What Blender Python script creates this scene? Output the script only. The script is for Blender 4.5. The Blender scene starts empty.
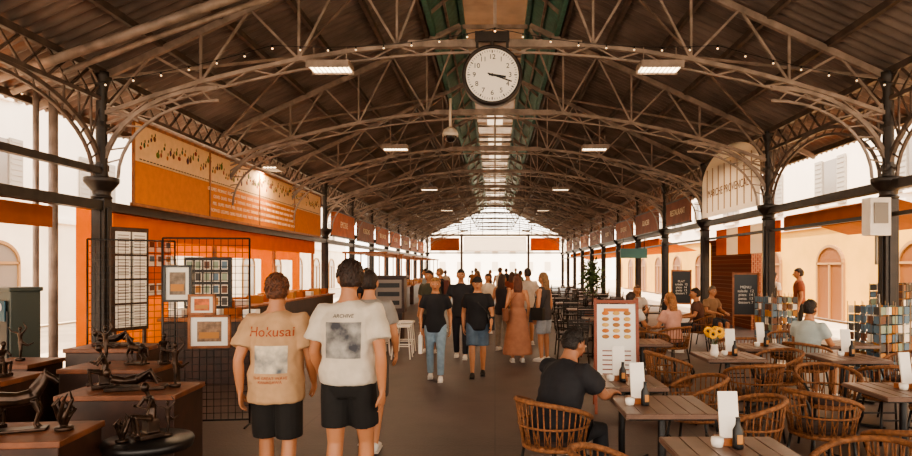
import bpy, math, random
from mathutils import Vector, Matrix
R=random.Random(7)
V=Vector
def C(h):
    h=h.lstrip('#'); o=[]
    for i in (0,2,4):
        v=int(h[i:i+2],16)/255
        o.append(v/12.92 if v<=.04045 else ((v+.055)/1.055)**2.4)
    return (*o,1)
MATS={}
def mat(name,col,rough=.6,metal=0,var=0,scale=8,bump=0,emis=0,ecol=None,col2=None,bscale=None,trans=0,alpha=1):
    if name in MATS: return MATS[name]
    m=bpy.data.materials.new(name); m.use_nodes=True; nt=m.node_tree; b=nt.nodes['Principled BSDF']
    c=C(col); b.inputs['Base Color'].default_value=c
    b.inputs['Roughness'].default_value=rough; b.inputs['Metallic'].default_value=metal
    tc=nt.nodes.new('ShaderNodeTexCoord')
    if var or col2:
        n=nt.nodes.new('ShaderNodeTexNoise'); n.inputs['Scale'].default_value=scale; n.inputs['Detail'].default_value=5
        nt.links.new(tc.outputs['Object'],n.inputs['Vector'])
        r=nt.nodes.new('ShaderNodeValToRGB'); nt.links.new(n.outputs['Fac'],r.inputs['Fac'])
        r.color_ramp.elements[0].position=.35; r.color_ramp.elements[1].position=.65
        if col2: a,bb=c,C(col2)
        else:
            a=tuple(max(0,x*(1-var)) for x in c[:3])+(1,); bb=tuple(min(1,x*(1+var)) for x in c[:3])+(1,)
        r.color_ramp.elements[0].color=a; r.color_ramp.elements[1].color=bb
        nt.links.new(r.outputs['Color'],b.inputs['Base Color'])
    if bump:
        n2=nt.nodes.new('ShaderNodeTexNoise'); n2.inputs['Scale'].default_value=bscale or scale*3; n2.inputs['Detail'].default_value=4
        nt.links.new(tc.outputs['Object'],n2.inputs['Vector'])
        bp=nt.nodes.new('ShaderNodeBump'); bp.inputs['Strength'].default_value=bump; bp.inputs['Distance'].default_value=.02
        nt.links.new(n2.outputs['Fac'],bp.inputs['Height']); nt.links.new(bp.outputs['Normal'],b.inputs['Normal'])
    if emis:
        b.inputs['Emission Color'].default_value=C(ecol or col); b.inputs['Emission Strength'].default_value=emis
    if trans:
        t=nt.nodes.new('ShaderNodeBsdfTranslucent'); t.inputs['Color'].default_value=c
        mx=nt.nodes.new('ShaderNodeMixShader'); mx.inputs[0].default_value=trans
        out=nt.nodes['Material Output']
        nt.links.new(b.outputs[0],mx.inputs[1]); nt.links.new(t.outputs[0],mx.inputs[2]); nt.links.new(mx.outputs[0],out.inputs[0])
    MATS[name]=m; return m

class MB:
    def __init__(s): s.v=[];s.f=[];s.m=[];s.s=[]
    def add(s,vs,fs,mi=0,sm=False):
        o=len(s.v); s.v+=[tuple(v) for v in vs]
        for f in fs: s.f.append([o+i for i in f]); s.m.append(mi); s.s.append(sm)
    def box(s,c,d,mi=0,M=None):
        c=V(c); x,y,z=d[0]/2,d[1]/2,d[2]/2
        vs=[V((a*x,b*y,e*z)) for a in(-1,1) for b in(-1,1) for e in(-1,1)]
        if M is not None: vs=[M@v for v in vs]
        s.add([c+v for v in vs],[(0,1,3,2),(4,6,7,5),(0,4,5,1),(2,3,7,6),(0,2,6,4),(1,5,7,3)],mi)
    def beam(s,a,b,w=.05,h=.05,mi=0,up=(0,0,1)):
        a=V(a);b=V(b);t=(b-a)
        if t.length<1e-6:return
        t.normalize();u=V(up)
        if abs(t.dot(u))>.95:u=V((0,1,0))
        x=t.cross(u).normalized();z=x.cross(t)
        vs=[p+x*(i*w/2)+z*(j*h/2) for p in(a,b) for i,j in((-1,-1),(1,-1),(1,1),(-1,1))]
        s.add(vs,[(0,3,2,1),(4,5,6,7),(0,1,5,4),(1,2,6,5),(2,3,7,6),(3,0,4,7)],mi)
    def tube(s,pts,rad,n=10,mi=0,xax=None,sm=True,cap=True):
        pts=[V(p) for p in pts]; k=len(pts)
        if not isinstance(rad,(list,)): rad=[rad]*k
        T=[]
        for i in range(k):
            a=pts[max(0,i-1)];b=pts[min(k-1,i+1)];t=(b-a);T.append(t.normalized() if t.length>1e-9 else V((0,0,1)))
        if xax is None:
            u=V((1,0,0))
            if abs(T[0].x)>.8:u=V((0,1,0))
        else:u=V(xax)
        vs=[]
        for i in range(k):
            if xax is not None:u=V(xax)
            u=(u-T[i]*u.dot(T[i])).normalized();w=T[i].cross(u)
            r=rad[i]; rx,ry=(r if isinstance(r,tuple) else (r,r))
            for j in range(n):
                a=2*math.pi*j/n; vs.append(pts[i]+u*rx*math.cos(a)+w*ry*math.sin(a))
        fs=[]
        for i in range(k-1):
            for j in range(n):
                fs.append((i*n+j,i*n+(j+1)%n,(i+1)*n+(j+1)%n,(i+1)*n+j))
        if cap: fs.append(tuple(range(n-1,-1,-1))); fs.append(tuple((k-1)*n+j for j in range(n)))
        s.add(vs,fs,mi,sm)
    def ell(s,c,r,mi=0,M=None,nu=12,nv=8,fn=None):
        c=V(c);r=(r,r,r) if not isinstance(r,tuple) else r
        vs=[];fs=[]
        def P(d):
            q=V((d.x*r[0],d.y*r[1],d.z*r[2]))
            if fn:q=fn(d,q)
            if M is not None:q=M@q
            return c+q
        vs.append(P(V((0,0,1))))
        for i in range(1,nv):
            th=math.pi*i/nv
            for j in range(nu):
                ph=2*math.pi*j/nu; vs.append(P(V((math.sin(th)*math.cos(ph),math.sin(th)*math.sin(ph),math.cos(th)))))
        vs.append(P(V((0,0,-1))));L=len(vs)-1
        for j in range(nu):
            fs.append((0,1+j,1+(j+1)%nu)); b=1+(nv-2)*nu; fs.append((L,b+(j+1)%nu,b+j))
        for i in range(nv-2):
            for j in range(nu):
                a=1+i*nu;b=a+nu; fs.append((a+j,b+j,b+(j+1)%nu,a+(j+1)%nu))
        s.add(vs,fs,mi,True)
    def lathe(s,c,prof,n=16,mi=0,sm=True):
        c=V(c)
        pts=[];fs=[]
        for r,z in prof:
            for j in range(n):
                a=2*math.pi*(j+.5)/n; pts.append(c+V((r*math.cos(a),r*math.sin(a),z)))
        for i in range(len(prof)-1):
            for j in range(n): fs.append((i*n+j,i*n+(j+1)%n,(i+1)*n+(j+1)%n,(i+1)*n+j))
        fs.append(tuple(range(n-1,-1,-1)));fs.append(tuple((len(prof)-1)*n+j for j in range(n)))
        s.add(pts,fs,mi,sm)
    def quad(s,a,b,c,d,mi=0): s.add([a,b,c,d],[(0,1,2,3)],mi)
    def build(s,name,mats,parent=None,loc=(0,0,0),rz=0,bevel=0,solid=0):
        me=bpy.data.meshes.new(name); me.from_pydata(s.v,[],s.f); me.update()
        for m in (mats if isinstance(mats,list) else [mats]): me.materials.append(m)
        me.polygons.foreach_set('material_index',s.m); me.polygons.foreach_set('use_smooth',s.s)
        ob=bpy.data.objects.new(name,me); bpy.context.collection.objects.link(ob)
        ob.location=loc; ob.rotation_euler=(0,0,rz)
        if parent: ob.parent=parent
        if bevel:
            b=ob.modifiers.new('bevel','BEVEL'); b.width=bevel; b.segments=2; b.limit_method='ANGLE'
        return ob
def empty(name,loc=(0,0,0),rz=0,sc=1):
    e=bpy.data.objects.new(name,None); bpy.context.collection.objects.link(e); e.location=loc; e.rotation_euler=(0,0,rz); e.scale=(sc,)*3; e.empty_display_size=.1
    return e
def inst(ob,name,loc,rz=0,sc=1):
    o=bpy.data.objects.new(name,ob.data); bpy.context.collection.objects.link(o); o.location=loc;o.rotation_euler=(0,0,rz);o.scale=(sc,)*3
    for m in ob.modifiers:
        if m.type=='BEVEL':
            b=o.modifiers.new('bevel','BEVEL'); b.width=m.width; b.segments=2; b.limit_method='ANGLE'
    return o
def text(name,body,loc,rot,size,m,parent=None,ext=.002,align='CENTER',spacing=1):
    cu=bpy.data.curves.new(name,'FONT'); cu.body=body; cu.size=size; cu.extrude=ext; cu.align_x=align; cu.align_y='CENTER'; cu.space_line=spacing
    cu.materials.append(m)
    o=bpy.data.objects.new(name,cu); bpy.context.collection.objects.link(o); o.location=loc; o.rotation_euler=rot
    if parent:o.parent=parent
    return o

# ---------------- materials ----------------
iron=mat('iron_paint','#5b4e47',.5,.15,var=.3,scale=5)
irond=mat('iron_dark','#2c2420',.45,.15,var=.3,scale=6)
ironl=mat('iron_light','#94847a',.5,.1,var=.3,scale=4)
roofm=mat('corrugated_sheet','#857a75',.42,.3,var=.3,scale=1.2)
green=mat('green_beam','#40786a',.45,var=.2)
wooddk=mat('wood_dark','#3a2218',.45,var=.4,scale=6)
woodm=mat('wood_mid','#96592f',.5,var=.3,scale=8)
orange=mat('orange_cloth','#e8780f',.85,trans=.22,var=.08,scale=3)
rust=mat('rust_cloth','#b0601f',.8,trans=.25,var=.12,scale=3)
white=mat('white_paint','#e8ddd0',.6,var=.04)
paper=mat('paper','#efe6da',.8)
black=mat('black_plastic','#141111',.4)
chrome=mat('steel','#8c8580',.3,.9)
bronze=mat('bronze','#3a2a20',.28,.6,var=.5,scale=12)
lampm=mat('lamp_glow','#fff2dd',.5,emis=7,ecol='#ffe2b8')
bulbm=mat('bulb_glow','#ffe0b0',.5,emis=1.5,ecol='#ffd8a8')

# ---------------- floor ----------------
def floor_mat(name,c1,c2,tile,rough):
    m=bpy.data.materials.new(name);m.use_nodes=True;nt=m.node_tree;b=nt.nodes['Principled BSDF']
    tc=nt.nodes.new('ShaderNodeTexCoord')
    n=nt.nodes.new('ShaderNodeTexNoise');n.inputs['Scale'].default_value=.9;n.inputs['Detail'].default_value=9;n.inputs['Roughness'].default_value=.65
    nt.links.new(tc.outputs['Object'],n.inputs['Vector'])
    r=nt.nodes.new('ShaderNodeValToRGB');r.color_ramp.elements[0].position=.35;r.color_ramp.elements[1].position=.68
    r.color_ramp.elements[0].color=C(c1);r.color_ramp.elements[1].color=C(c2)
    nt.links.new(n.outputs['Fac'],r.inputs['Fac'])
    br=nt.nodes.new('ShaderNodeTexBrick');br.inputs['Scale'].default_value=1;br.inputs['Brick Width'].default_value=tile;br.inputs['Row Height'].default_value=tile
    br.offset=0;br.inputs['Mortar Size'].default_value=.01
    br.inputs['Color1'].default_value=(1,1,1,1);br.inputs['Color2'].default_value=(.9,.9,.9,1);br.inputs['Mortar'].default_value=(.7,.7,.7,1)
    nt.links.new(tc.outputs['Object'],br.inputs['Vector'])
    mx=nt.nodes.new('ShaderNodeMix');mx.data_type='RGBA';mx.blend_type='MULTIPLY';mx.inputs[0].default_value=1
    nt.links.new(r.outputs[0],mx.inputs[6]);nt.links.new(br.outputs[0],mx.inputs[7]);nt.links.new(mx.outputs[2],b.inputs['Base Color'])
    n2=nt.nodes.new('ShaderNodeTexNoise');n2.inputs['Scale'].default_value=35;nt.links.new(tc.outputs['Object'],n2.inputs['Vector'])
    bp=nt.nodes.new('ShaderNodeBump');bp.inputs['Strength'].default_value=.3;bp.inputs['Distance'].default_value=.01
    nt.links.new(n2.outputs[0],bp.inputs['Height']);nt.links.new(bp.outputs[0],b.inputs['Normal'])
    b.inputs['Roughness'].default_value=rough
    return m
b=MB();b.box((0,26,-.06),(15,70,.12));b.build('floor',floor_mat('floor_concrete','#463833','#594843',2.1,.5))
b=MB();b.box((0,26,-.15),(90,150,.1));b.build('street_pavement',mat('paving','#cdbda8',.8,var=.12,scale=1))

# ---------------- ceiling ----------------
b=MB()
y0,y1=-6,58; pit=.21; N=int((y1-y0)/pit*6)
for sgn in(-1,1):
    vs=[];fs=[]
    for i in range(N+1):
        y=y0+(y1-y0)*i/N; dz=.045*math.sin(2*math.pi*(y-y0)/pit)
        vs.append((sgn*1.35,y,6.9+dz));vs.append((sgn*7.1,y,4.25+dz))
        if i<N: a=2*i; fs.append((a,a+1,a+3,a+2))
    b.add(vs,fs,0,True)
b.build('ceiling',roofm)
b=MB()
for sgn in(-1,1):
    for X in(6.9,5.9,5.0,4.1,3.2,2.3,1.45):
        z=6.9-(X-1.35)*.4609-.11
        b.box((sgn*X,26,z),(.07,64,.1))
b.build('roof_purlins',iron)
# lantern
lan=mat('lantern_panel','#a58266',.16,trans=.045,var=.4,scale=1.0)
lan2=mat('lantern_glazing','#f2e2cc',.3,trans=.2)
b=MB()
for k in range(31):
    ya=y0+k*2.1; 
    for (xa,xb,mi) in((-.72,-.3,0),(-.3,.3,0 if ya<16 or k%2 else 1),(.3,.72,0)):
        b.quad((xa,ya,7.45),(xb,ya,7.45),(xb,min(ya+2.1,y1),7.45),(xa,min(ya+2.1,y1),7.45),(3 if mi else 0))
for s in(-1,1):
    b.quad((s*1.38,y0,6.86),(s*.72,y0,7.45),(s*.72,y1,7.45),(s*1.38,y1,6.86),1)
    b.box((s*1.33,26,6.83),(.1,64,.2),1); b.box((s*.74,26,7.38),(.09,64,.12),1); b.box((s*1.03,26,7.1),(.05,64,.05),2)
y=-6
while y<58:
    b.box((0,y,7.4),(1.44,.07,.07),2)
    for s in(-1,1): b.beam((s*1.38,y,6.82),(s*.72,y,7.4),.06,.06,2)
    y+=2.1
b.build('skylight_lantern',[lan,green,ironl,lan2])
# ---------------- trusses ----------------
def topz(X): return 6.78-(abs(X)-1.35)*.4609-.08
def botz(X):
    X=abs(X); return 5.15-.0315*X*X
b=MB()
for s in(-1,1):
    b.beam((s*6.9,0,topz(6.9)),(s*.75,0,topz(.75)),.07,.1)
    xs=[i*.735 for i in range(0,9)]
    for i in range(8):
        a,c=xs[i],xs[i+1]
        b.beam((s*a,0,botz(a)),(s*c,0,botz(c)),.07,.06)
        b.beam((s*a,0,botz(a)-.16),(s*c,0,botz(c)-.16),.04,.03)
        m=(a+c)/2
        b.beam((s*a,0,botz(a)),(s*m,0,botz(m)-.16),.022,.022);b.beam((s*m,0,botz(m)-.16),(s*c,0,botz(c)),.022,.022)
    for i in range(1,8,1):
        X=xs[i]
        if i%2==0: b.beam((s*X,0,botz(X)),(s*X,0,topz(X)),.035,.035)
        b.beam((s*X,0,botz(X) if i%2==0 else topz(X)),(s*xs[i+1],0,topz(xs[i+1]) if i%2==0 else botz(xs[i+1])),.035,.035)
    for k,(rr,w) in enumerate(((1.0,.06),(.86,.035))):
        pr=None
        for i in range(11):
            a=math.pi/2*i/10
            p=V((s*(4.15+1.75*rr*math.cos(a)),0,3.1+1.35*rr*math.sin(a)))
            if pr: b.beam(pr,p,w,w)
            pr=p
    for i in range(1,10):
        a=math.pi/2*i/10
        b.beam((s*(4.15+1.75*math.cos(a)),0,3.1+1.35*math.sin(a)),(s*(4.15+1.505*math.cos(a+.09)),0,3.1+1.16*math.sin(a+.09)),.02,.02)
    b.beam((s*5.1,0,4.25),(s*5.85,0,3.75),.03,.03); b.beam((s*5.85,0,4.2),(s*5.35,0,3.95),.03,.03)
b.beam((0,0,5.15),(0,0,6.95),.05,.05); b.beam((-1.3,0,5.1),(1.3,0,5.1),.12,.1)
b.beam((-.7,0,6.95),(.7,0,6.95),.06,.08)
tr=b.build('roof_truss',ironl,loc=(0,9.6,0))
ys=[9.6+4.2*i for i in range(12)]
for y in ys[1:]+[5.4,1.2]: inst(tr,'roof_truss',(0,y,0))
b=MB()
for i,y in enumerate(ys[:-1]):
    for s in(-1,1):
        b.beam((s*5.85,y,4.6),(s*1.4,y+4.2,6.6),.045,.045)
        if i%2==0: b.beam((s*5.85,y+4.2,4.6),(s*1.4,y,6.6),.03,.03)
b.build('roof_bracing',ironl)
# ---------------- columns ----------------
b=MB()
b.box((0,0,.12),(.34,.34,.24)); b.box((0,0,1.5),(.2,.2,2.6)); 
for a,c in((1,0),(-1,0),(0,1),(0,-1)): b.box((a*.11,c*.11,1.5),(.1 if c else .02,.1 if a else .02,2.3))
b.lathe((0,0,2.78),[(.13,0),(.15,.03),(.12,.06),(.13,.12),(.2,.2),(.24,.26),(.24,.32),(.12,.34)],16)
b.lathe((0,0,3.1),[(.1,0),(.085,.1),(.075,1.3),(.1,1.4),(.14,1.5),(.14,1.58)],12)
b.box((0,0,3.25),(.15,.15,.1));b.box((0,0,3.9),(.16,.16,.08))
colm=b.build('cast_iron_column',irond,loc=(5.9,9.6,0),bevel=.008)
for y in ys[1:]: inst(colm,'cast_iron_column',(5.9,y,0))
for y in [9.6]+ys[3:]: inst(colm,'cast_iron_column',(-5.9,y,0))
for s in(-1,1):inst(colm,'cast_iron_column',(s*5.9,5.4,0))
# ---------------- arcades ----------------
b=MB()
def arch(b,X,ya,yb):
    m=(ya+yb)/2;h=(yb-ya)/2
    for rr,w in((1,.06),(.9,.04)):
        pr=None
        for i in range(21):
            a=math.pi*i/20; p=V((X,m-h*rr*math.cos(a),3.1+1.15*rr*math.sin(a)))
            if pr:b.beam(pr,p,w,w,up=(1,0,0))
            pr=p
    for i in range(1,20):
        a=math.pi*i/20; b.beam((X,m-h*math.cos(a),3.1+1.15*math.sin(a)),(X,m-h*.9*math.cos(a+.07),3.1+1.035*math.sin(a+.07)),.02,.02)
    for t in(.12,.25,.4):
        for q in(-1,1):
            y=m+q*h*(1-t); z=3.1+1.15*math.sqrt(1-(1-t)**2)
            b.beam((X,y,z),(X,y,4.3),.025,.025)
            b.beam((X,y,z),(X,m+q*h*(1-t+.12),4.3),.02,.02)
def girder(b,X,ya,yb,za=4.28,zb=4.68):
    b.box((X,(ya+yb)/2,za),(.07,yb-ya,.06));b.box((X,(ya+yb)/2,zb),(.09,yb-ya,.08))
    n=int((yb-ya)/.45);d=(yb-ya)/n
    for i in range(n):
        y=ya+i*d
        b.beam((X,y,za),(X,y+d,zb),.03,.03);b.beam((X,y,zb),(X,y+d,za),.03,.03)
allb=[1.2,5.4]+ys
for X in(-5.9,5.9):
    girder(b,X,1.2,55.8)
    for i in range(len(allb)-1):
        if X<0 and allb[i] in (ys[0],ys[1],ys[2]): continue
        arch(b,X,allb[i],allb[i+1])
b.build('arcade_girders',iron)
b=MB()
b.box((-5.9,28,2.68),(.16,56,.14));b.box((5.9,28,2.98),(.16,56,.14));b.box((-5.9,4.8,3.2),(.1,9.6,.1));b.box((5.9,28,2.55),(.06,56,.06))
b.build('side_beams',irond)
b=MB()
b.tube([(-6.6,8.5,4.28),(-5.9,8.5,4.5),(-2.3,8.5,5.75)],.065,12);b.tube([(-6.6,8.75,4.15),(-4.8,8.75,4.85),(-3.0,8.7,5.45)],.04,10)
b.tube([(-6.35,9.2,0),(-6.35,9.2,4.3)],.06,12);b.tube([(-6.6,9.2,0),(-6.6,9.2,4.3)],.04,12)
b.build('drain_pipes',ironl)
# ---------------- fluorescent lamps ----------------
b=MB()
b.box((0,0,0),(.62,.34,.07),0)
for i in range(4): b.box((0,-.12+.08*i,-.04),(.56,.045,.03),1)
for s in(-.24,.24): b.beam((s,0,.03),(s,0,.28),.012,.012,0)
for i in range(9): b.box((-.27+.0675*i,0,-.06),(.006,.31,.02),2)
for q in(-1,1): b.box((0,q*.175,-.03),(.62,.012,.09),0)
l0=b.build('ceiling_lamp',[ironl,lampm,chrome],loc=(-2.42,9.4,4.72))
LP=[]
for i,y in enumerate((9.4,15.5,23.5,32,41,50)):
    for s in(-1,1):
        X=s*2.42;z=4.72 if i==0 else 4.68
        if not(i==0 and s<0): inst(l0,'ceiling_lamp',(X,y,z))
        LP.append((X,y,z))
LP.append((-5.4,15.6,4.2))
for p in LP:
    L=bpy.data.lights.new('lamp_light','AREA');L.energy=75;L.shape='RECTANGLE';L.size=.55;L.size_y=.3;L.color=(1,.72,.46)
    o=bpy.data.objects.new('lamp_light',L);bpy.context.collection.objects.link(o);o.location=(p[0],p[1],p[2]-.12)
inst(l0,'ceiling_lamp',(-5.4,15.6,4.2),math.pi/2)
# string lights
b=MB()
def string(p,q,sag,n):
    p=V(p);q=V(q);pr=None
    for i in range(n+1):
        t=i/n;c=p.lerp(q,t);c.z-=sag*4*t*(1-t)
        if pr:b.beam(pr,c,.008,.008,0)
        b.ell(c-V((0,0,.045)),.015,1,nu=8,nv=6);b.box(c-V((0,0,.015)),(.02,.02,.04),0);pr=c
for s in(-1,1):
    string((s*6.8,9.2,4.3),(s*3.2,9.2,4.95),.1,9);string((s*3.2,9.2,4.95),(0,9.2,5.2),.12,8)
b.build('string_lights',[black,bulbm])
# ---------------- clock ----------------
ck=empty('hanging_clock',(-.04,9.35,4.55))
b=MB()
def ring(b,prof,n,mi):
    vs=[];fs=[];k=len(prof)
    for r,y in prof:
        for j in range(n):
            a=2*math.pi*j/n;vs.append((r*math.cos(a),y,r*math.sin(a)))
    for i in range(k):
        for j in range(n): fs.append((i*n+j,i*n+(j+1)%n,((i+1)%k)*n+(j+1)%n,((i+1)%k)*n+j))
    b.add(vs,fs,mi,True)
ring(b,[(.39,-.1),(.43,-.1),(.44,-.06),(.44,.1),(.36,.1),(.38,-.06)],48,0)
for yy in(-.07,.07):
    vs=[(0,yy,0)]+[(.395*math.cos(2*math.pi*j/48),yy,.395*math.sin(2*math.pi*j/48)) for j in range(48)]
    b.add(vs,[(0,1+j,1+(j+1)%48) for j in range(48)],1)
for i in range(60):
    a=2*math.pi*i/60;r0=.335 if i%5 else .32;w=.006 if i%5 else .014
    b.beam((r0*math.cos(a),-.075,r0*math.sin(a)),(.36*math.cos(a),-.075,.36*math.sin(a)),w,.004,2,up=(0,1,0))
ah=math.radians(90-99);am=math.radians(90-109)
b.beam((-.05*math.cos(ah),-.08,-.05*math.sin(ah)),(.2*math.cos(ah),-.08,.2*math.sin(ah)),.03,.006,2,up=(0,1,0))
b.beam((-.07*math.cos(am),-.085,-.07*math.sin(am)),(.3*math.cos(am),-.085,.3*math.sin(am)),.018,.006,2,up=(0,1,0))
b.ell((0,-.085,0),(.022,.01,.022),2)
b.tube([(0,0,.42),(0,0,.62)],.03,10,0);b.box((0,0,.58),(.5,.06,.14),0);b.box((-.22,0,.52),(.04,.05,.2),0);b.box((.22,0,.52),(.04,.05,.2),0)
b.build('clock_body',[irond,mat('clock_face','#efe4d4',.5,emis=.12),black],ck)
for i in range(1,13):
    a=math.radians(90-30*i)
    text('numeral_%d'%i,str(i),(.26*math.cos(a),-.075,.26*math.sin(a)),(math.pi/2,0,0),.1,black,ck,.002)
b=MB();b.tube([(0,0,.05),(0,0,.75)],.03,10,0);b.lathe((0,0,-.02),[(.06,.16),(.14,.1),(.17,.02),(.17,-.03)],20,0);b.ell((0,0,-.04),(.14,.14,.14),1)
b.build('security_camera',[white,mat('dome_smoke','#2a2422',.1)],loc=(-.95,13.6,4.6))

# ---------------- left signboard ----------------
sg=empty('food_market_signboard',(-5.72,15.5,3.42))
b=MB();b.box((-.0,0,.34),(.03,10.8,.62),0);b.box((0,0,-.3),(.03,10.8,.68),1);b.box((0.01,0,.66),(.05,10.9,.05),2);b.box((.01,0,-.66),(.05,10.9,.05),2)
for y in(-5.4,-2.7,0,2.7,5.4): b.box((.014,y,0),(.03,.05,1.3),2)
cols=[mat('fruit_%d'%i,c,.6) for i,c in enumerate(('#8e2a18','#34501f','#b0601a','#4d2438','#6b3f1a','#5a6a20'))]
for i in range(100):
    y=-5.2+10.4*i/99
    r=R.uniform(.03,.06);zz=.36+R.uniform(-.14,.14)
    b.ell((.02,y,zz),(.008,r*R.uniform(.6,1),r*R.uniform(.7,1.3)),4+i%6,nu=10,nv=6)
    b.ell((.02,y+.02,zz+.07),(.006,.014,.03),5,nu=6,nv=4)
    b.box((.02,y,.08),(.004,.07,.018),3)
b.build('board',[mat('sign_cream','#ecc89c',.7,var=.06,trans=.2),mat('sign_orange','#e08a38',.7,var=.08,trans=.2),woodm,wooddk]+cols,sg)
for r in range(4):
    s='  '.join(R.choice(['FRUITS','LEGUMES','OLIVES','EPICES','FROMAGE','MIEL','FLEURS','TAPENADE','SOCCA','HUILE']) for _ in range(14))
    text('lettering_%d'%r,s,(.025,0,-.08-.14*r),(math.pi/2,0,math.pi/2),.095,mat('sign_letter','#ffe6c4',.7),sg,.002)
sg=empty('cream_arch_sign',(5.78,15.9,3.92))
b=MB()
n=20;ww=1.95
prof=[(-ww,-.8)]+[(-ww*math.cos(math.pi*i/n),.1+.78*math.sin(math.pi*i/n)) for i in range(n+1)]+[(ww,-.8)]
k=len(prof);vs=[(0,p[0],p[1]) for p in prof]
b.add(vs,[tuple(range(k))],0)
for i in range(8): b.box((-.01,-1.5+3*i/7,-.1),(.02,.03,1.15),1)
b.build('panel',[mat('cream_panel','#fbf4ea',.7,trans=.5),mat('cream_trim','#b49a80',.7)],sg)
text('lettering','MARCHE PROVENCAL',(-.03,0,-.2),(math.pi/2,0,-math.pi/2),.28,mat('brown_letter','#6b4630',.7),sg)
def signb(X,y,z,L,h,c1,txt,ry):
    e=empty('hanging_shop_sign',(X,y,z));b=MB();b.box((0,0,0),(.05,L,h),0);b.box((0,0,h/2),(.08,L+.06,.05),1);b.box((0,0,-h/2),(.08,L+.06,.05),1)
    b.build('board',[mat('shopsign'+c1,c1,.6,var=.2,scale=3,trans=.2),wooddk],e)
    text('lettering',txt,(-.03 if X>0 else .03,0,0),(math.pi/2,0,-math.pi/2 if X>0 else math.pi/2),h*.35,mat('sign_letter','#ffe6c4',.7),e)
for i,y in enumerate((24.3,28.5,32.7,36.9,41.1,45.3,49.5)):
    signb(-5.75,y,3.35,3.6,.9,('#c0652f','#8a4a2a','#a85a2c')[i%3],('EPICERIE','POISSONS','BOULANGER')[i%3],0)
    signb(5.75,y,3.45,3.6,.8,('#8c4a30','#a85f34','#6f3f2a')[i%3],('GLACIER','BRASSERIE','FLEURS')[i%3],0)
signb(5.75,20.1,3.5,2.6,.75,'#8f4d30','RESTAURANT',0)
b=MB()
for i in range(5): b.box((6.2,14.3+i*.8,2.45),(.03,.8,.7),i%2)
b.build('striped_awning_valance',[orange,mat('awning_white','#f2e6d6',.8,trans=.5)])
b=MB();b.quad((6.15,24,2.85),(6.15,52,2.85),(7.6,52,2.4),(7.6,24,2.4));b.box((6.15,38,2.7),(.03,28,.35));b.build('orange_awning',orange)
b=MB();b.quad((6.15,9.9,2.85),(6.15,13.6,2.85),(7.5,13.6,2.45),(7.5,9.9,2.45));b.box((6.15,11.75,2.68),(.03,3.7,.3));b.build('rust_awning',rust)
b=MB();b.quad((-6.1,2,2.6),(-6.1,8.8,2.6),(-7.3,8.8,2.25),(-7.3,2,2.25));b.box((-6.1,5.4,2.45),(.03,6.8,.28));b.build('rust_awning',rust)
# ---------------- far end ----------------
b=MB();b.box((0,57.5,4.7),(12,.2,.18));b.box((0,57.5,3.1),(12,.12,.12))
for i in range(-5,6): b.beam((i*1.1,57.5,4.7),(i*1.1,57.5,max(4.75,6.9-abs(i*1.1)*.4)),.06,.06)
for X in(-3,3): b.box((X,57.5,2.3),(.2,.2,4.6))
b.box((0,57.48,3.9),(5.6,.03,1.3),1);b.box((0,57.4,3.25),(5.7,.07,.07),3)
b.box((4.5,57.4,3.9),(2.6,.03,1.1),2);b.box((-4.5,57.4,3.9),(2.6,.03,1.1),4)
for s in(-1,1): b.box((s*4.5,57.38,3.32),(2.7,.08,.07),3)
b.build('gable_screen',[iron,mat('banner','#fbf4ea',.8,trans=.75),orange,woodm,rust])
# ---------------- outdoor facades ----------------
def facade(name,X,s,ya,yb,wallc,lowc,em=0):
    wm=mat(name+'_wall',wallc,.85,var=.05,scale=.8);lm=mat(name+'_low',lowc,.85,var=.1,scale=.8)
    b=MB();b.box((X+s*.3,(ya+yb)/2,6.3),(.6,yb-ya,6.2),0);b.box((X+s*.3,(ya+yb)/2,1.6),(.6,yb-ya,3.2),1)
    b.box((X-s*.04,(ya+yb)/2,3.25),(.16,yb-ya,.14),0)
    y=ya+1.5;i=0
    while y<yb-1:
        for z in(4.7,7.4):
            b.box((X-s*.01,y,z),(.04,.95,1.5),2)
            for q in(-1,1):
                b.box((X-s*.05,y+q*.74,z),(.05,.5,1.6),3)
                for t in range(10): b.box((X-s*.08,y+q*.74,z-.72+.16*t),(.02,.44,.05),3)
            b.box((X-s*.06,y,z-.82),(.14,1.1,.08),0)
        op=4 if s>0 else 2
        b.box((X-s*.01,y,.95),(.05,1.7,1.9),op)
        n=14;ar=[(X-s*.035,y+.85*math.cos(math.pi*k/n),1.9+.6*math.sin(math.pi*k/n)) for k in range(n+1)]
        b.add(ar if s<0 else ar[::-1],[tuple(range(n+1))],op)
        for k in range(n): b.beam(ar[k],ar[k+1],.09,.09,5,up=(1,0,0))
        for q in(-.85,0,.85): b.box((X-s*.04,y+q,.95),(.08,.09,1.9),5)
        b.box((X-s*.04,y,1.9),(.08,1.7,.07),5)
        y+=4.6;i+=1
    b.build(name,[wm,lm,mat('window_glass','#8a8078',.15),mat('shutter','#a8a096',.7),mat('shop_inside','#7a4a22',.5),mat('door_frame','#a07a50',.6)])
facade('building_facade',11.5,1,2,60,'#f7ecde','#d9a850')
facade('building_facade_left',-14,-1,-2,60,'#fbf2e6','#f6e8d4')
b=MB();b.box((0,110,4),(40,.6,8),0)
for i in range(-5,6):
    for z in(2,5): b.box((i*3,109.65,z),(1,.06,1.6),1)
b.build('building_facade_far',[mat('far_wall','#fbf2e6',.85),mat('far_window','#cabba8',.4)])
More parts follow.
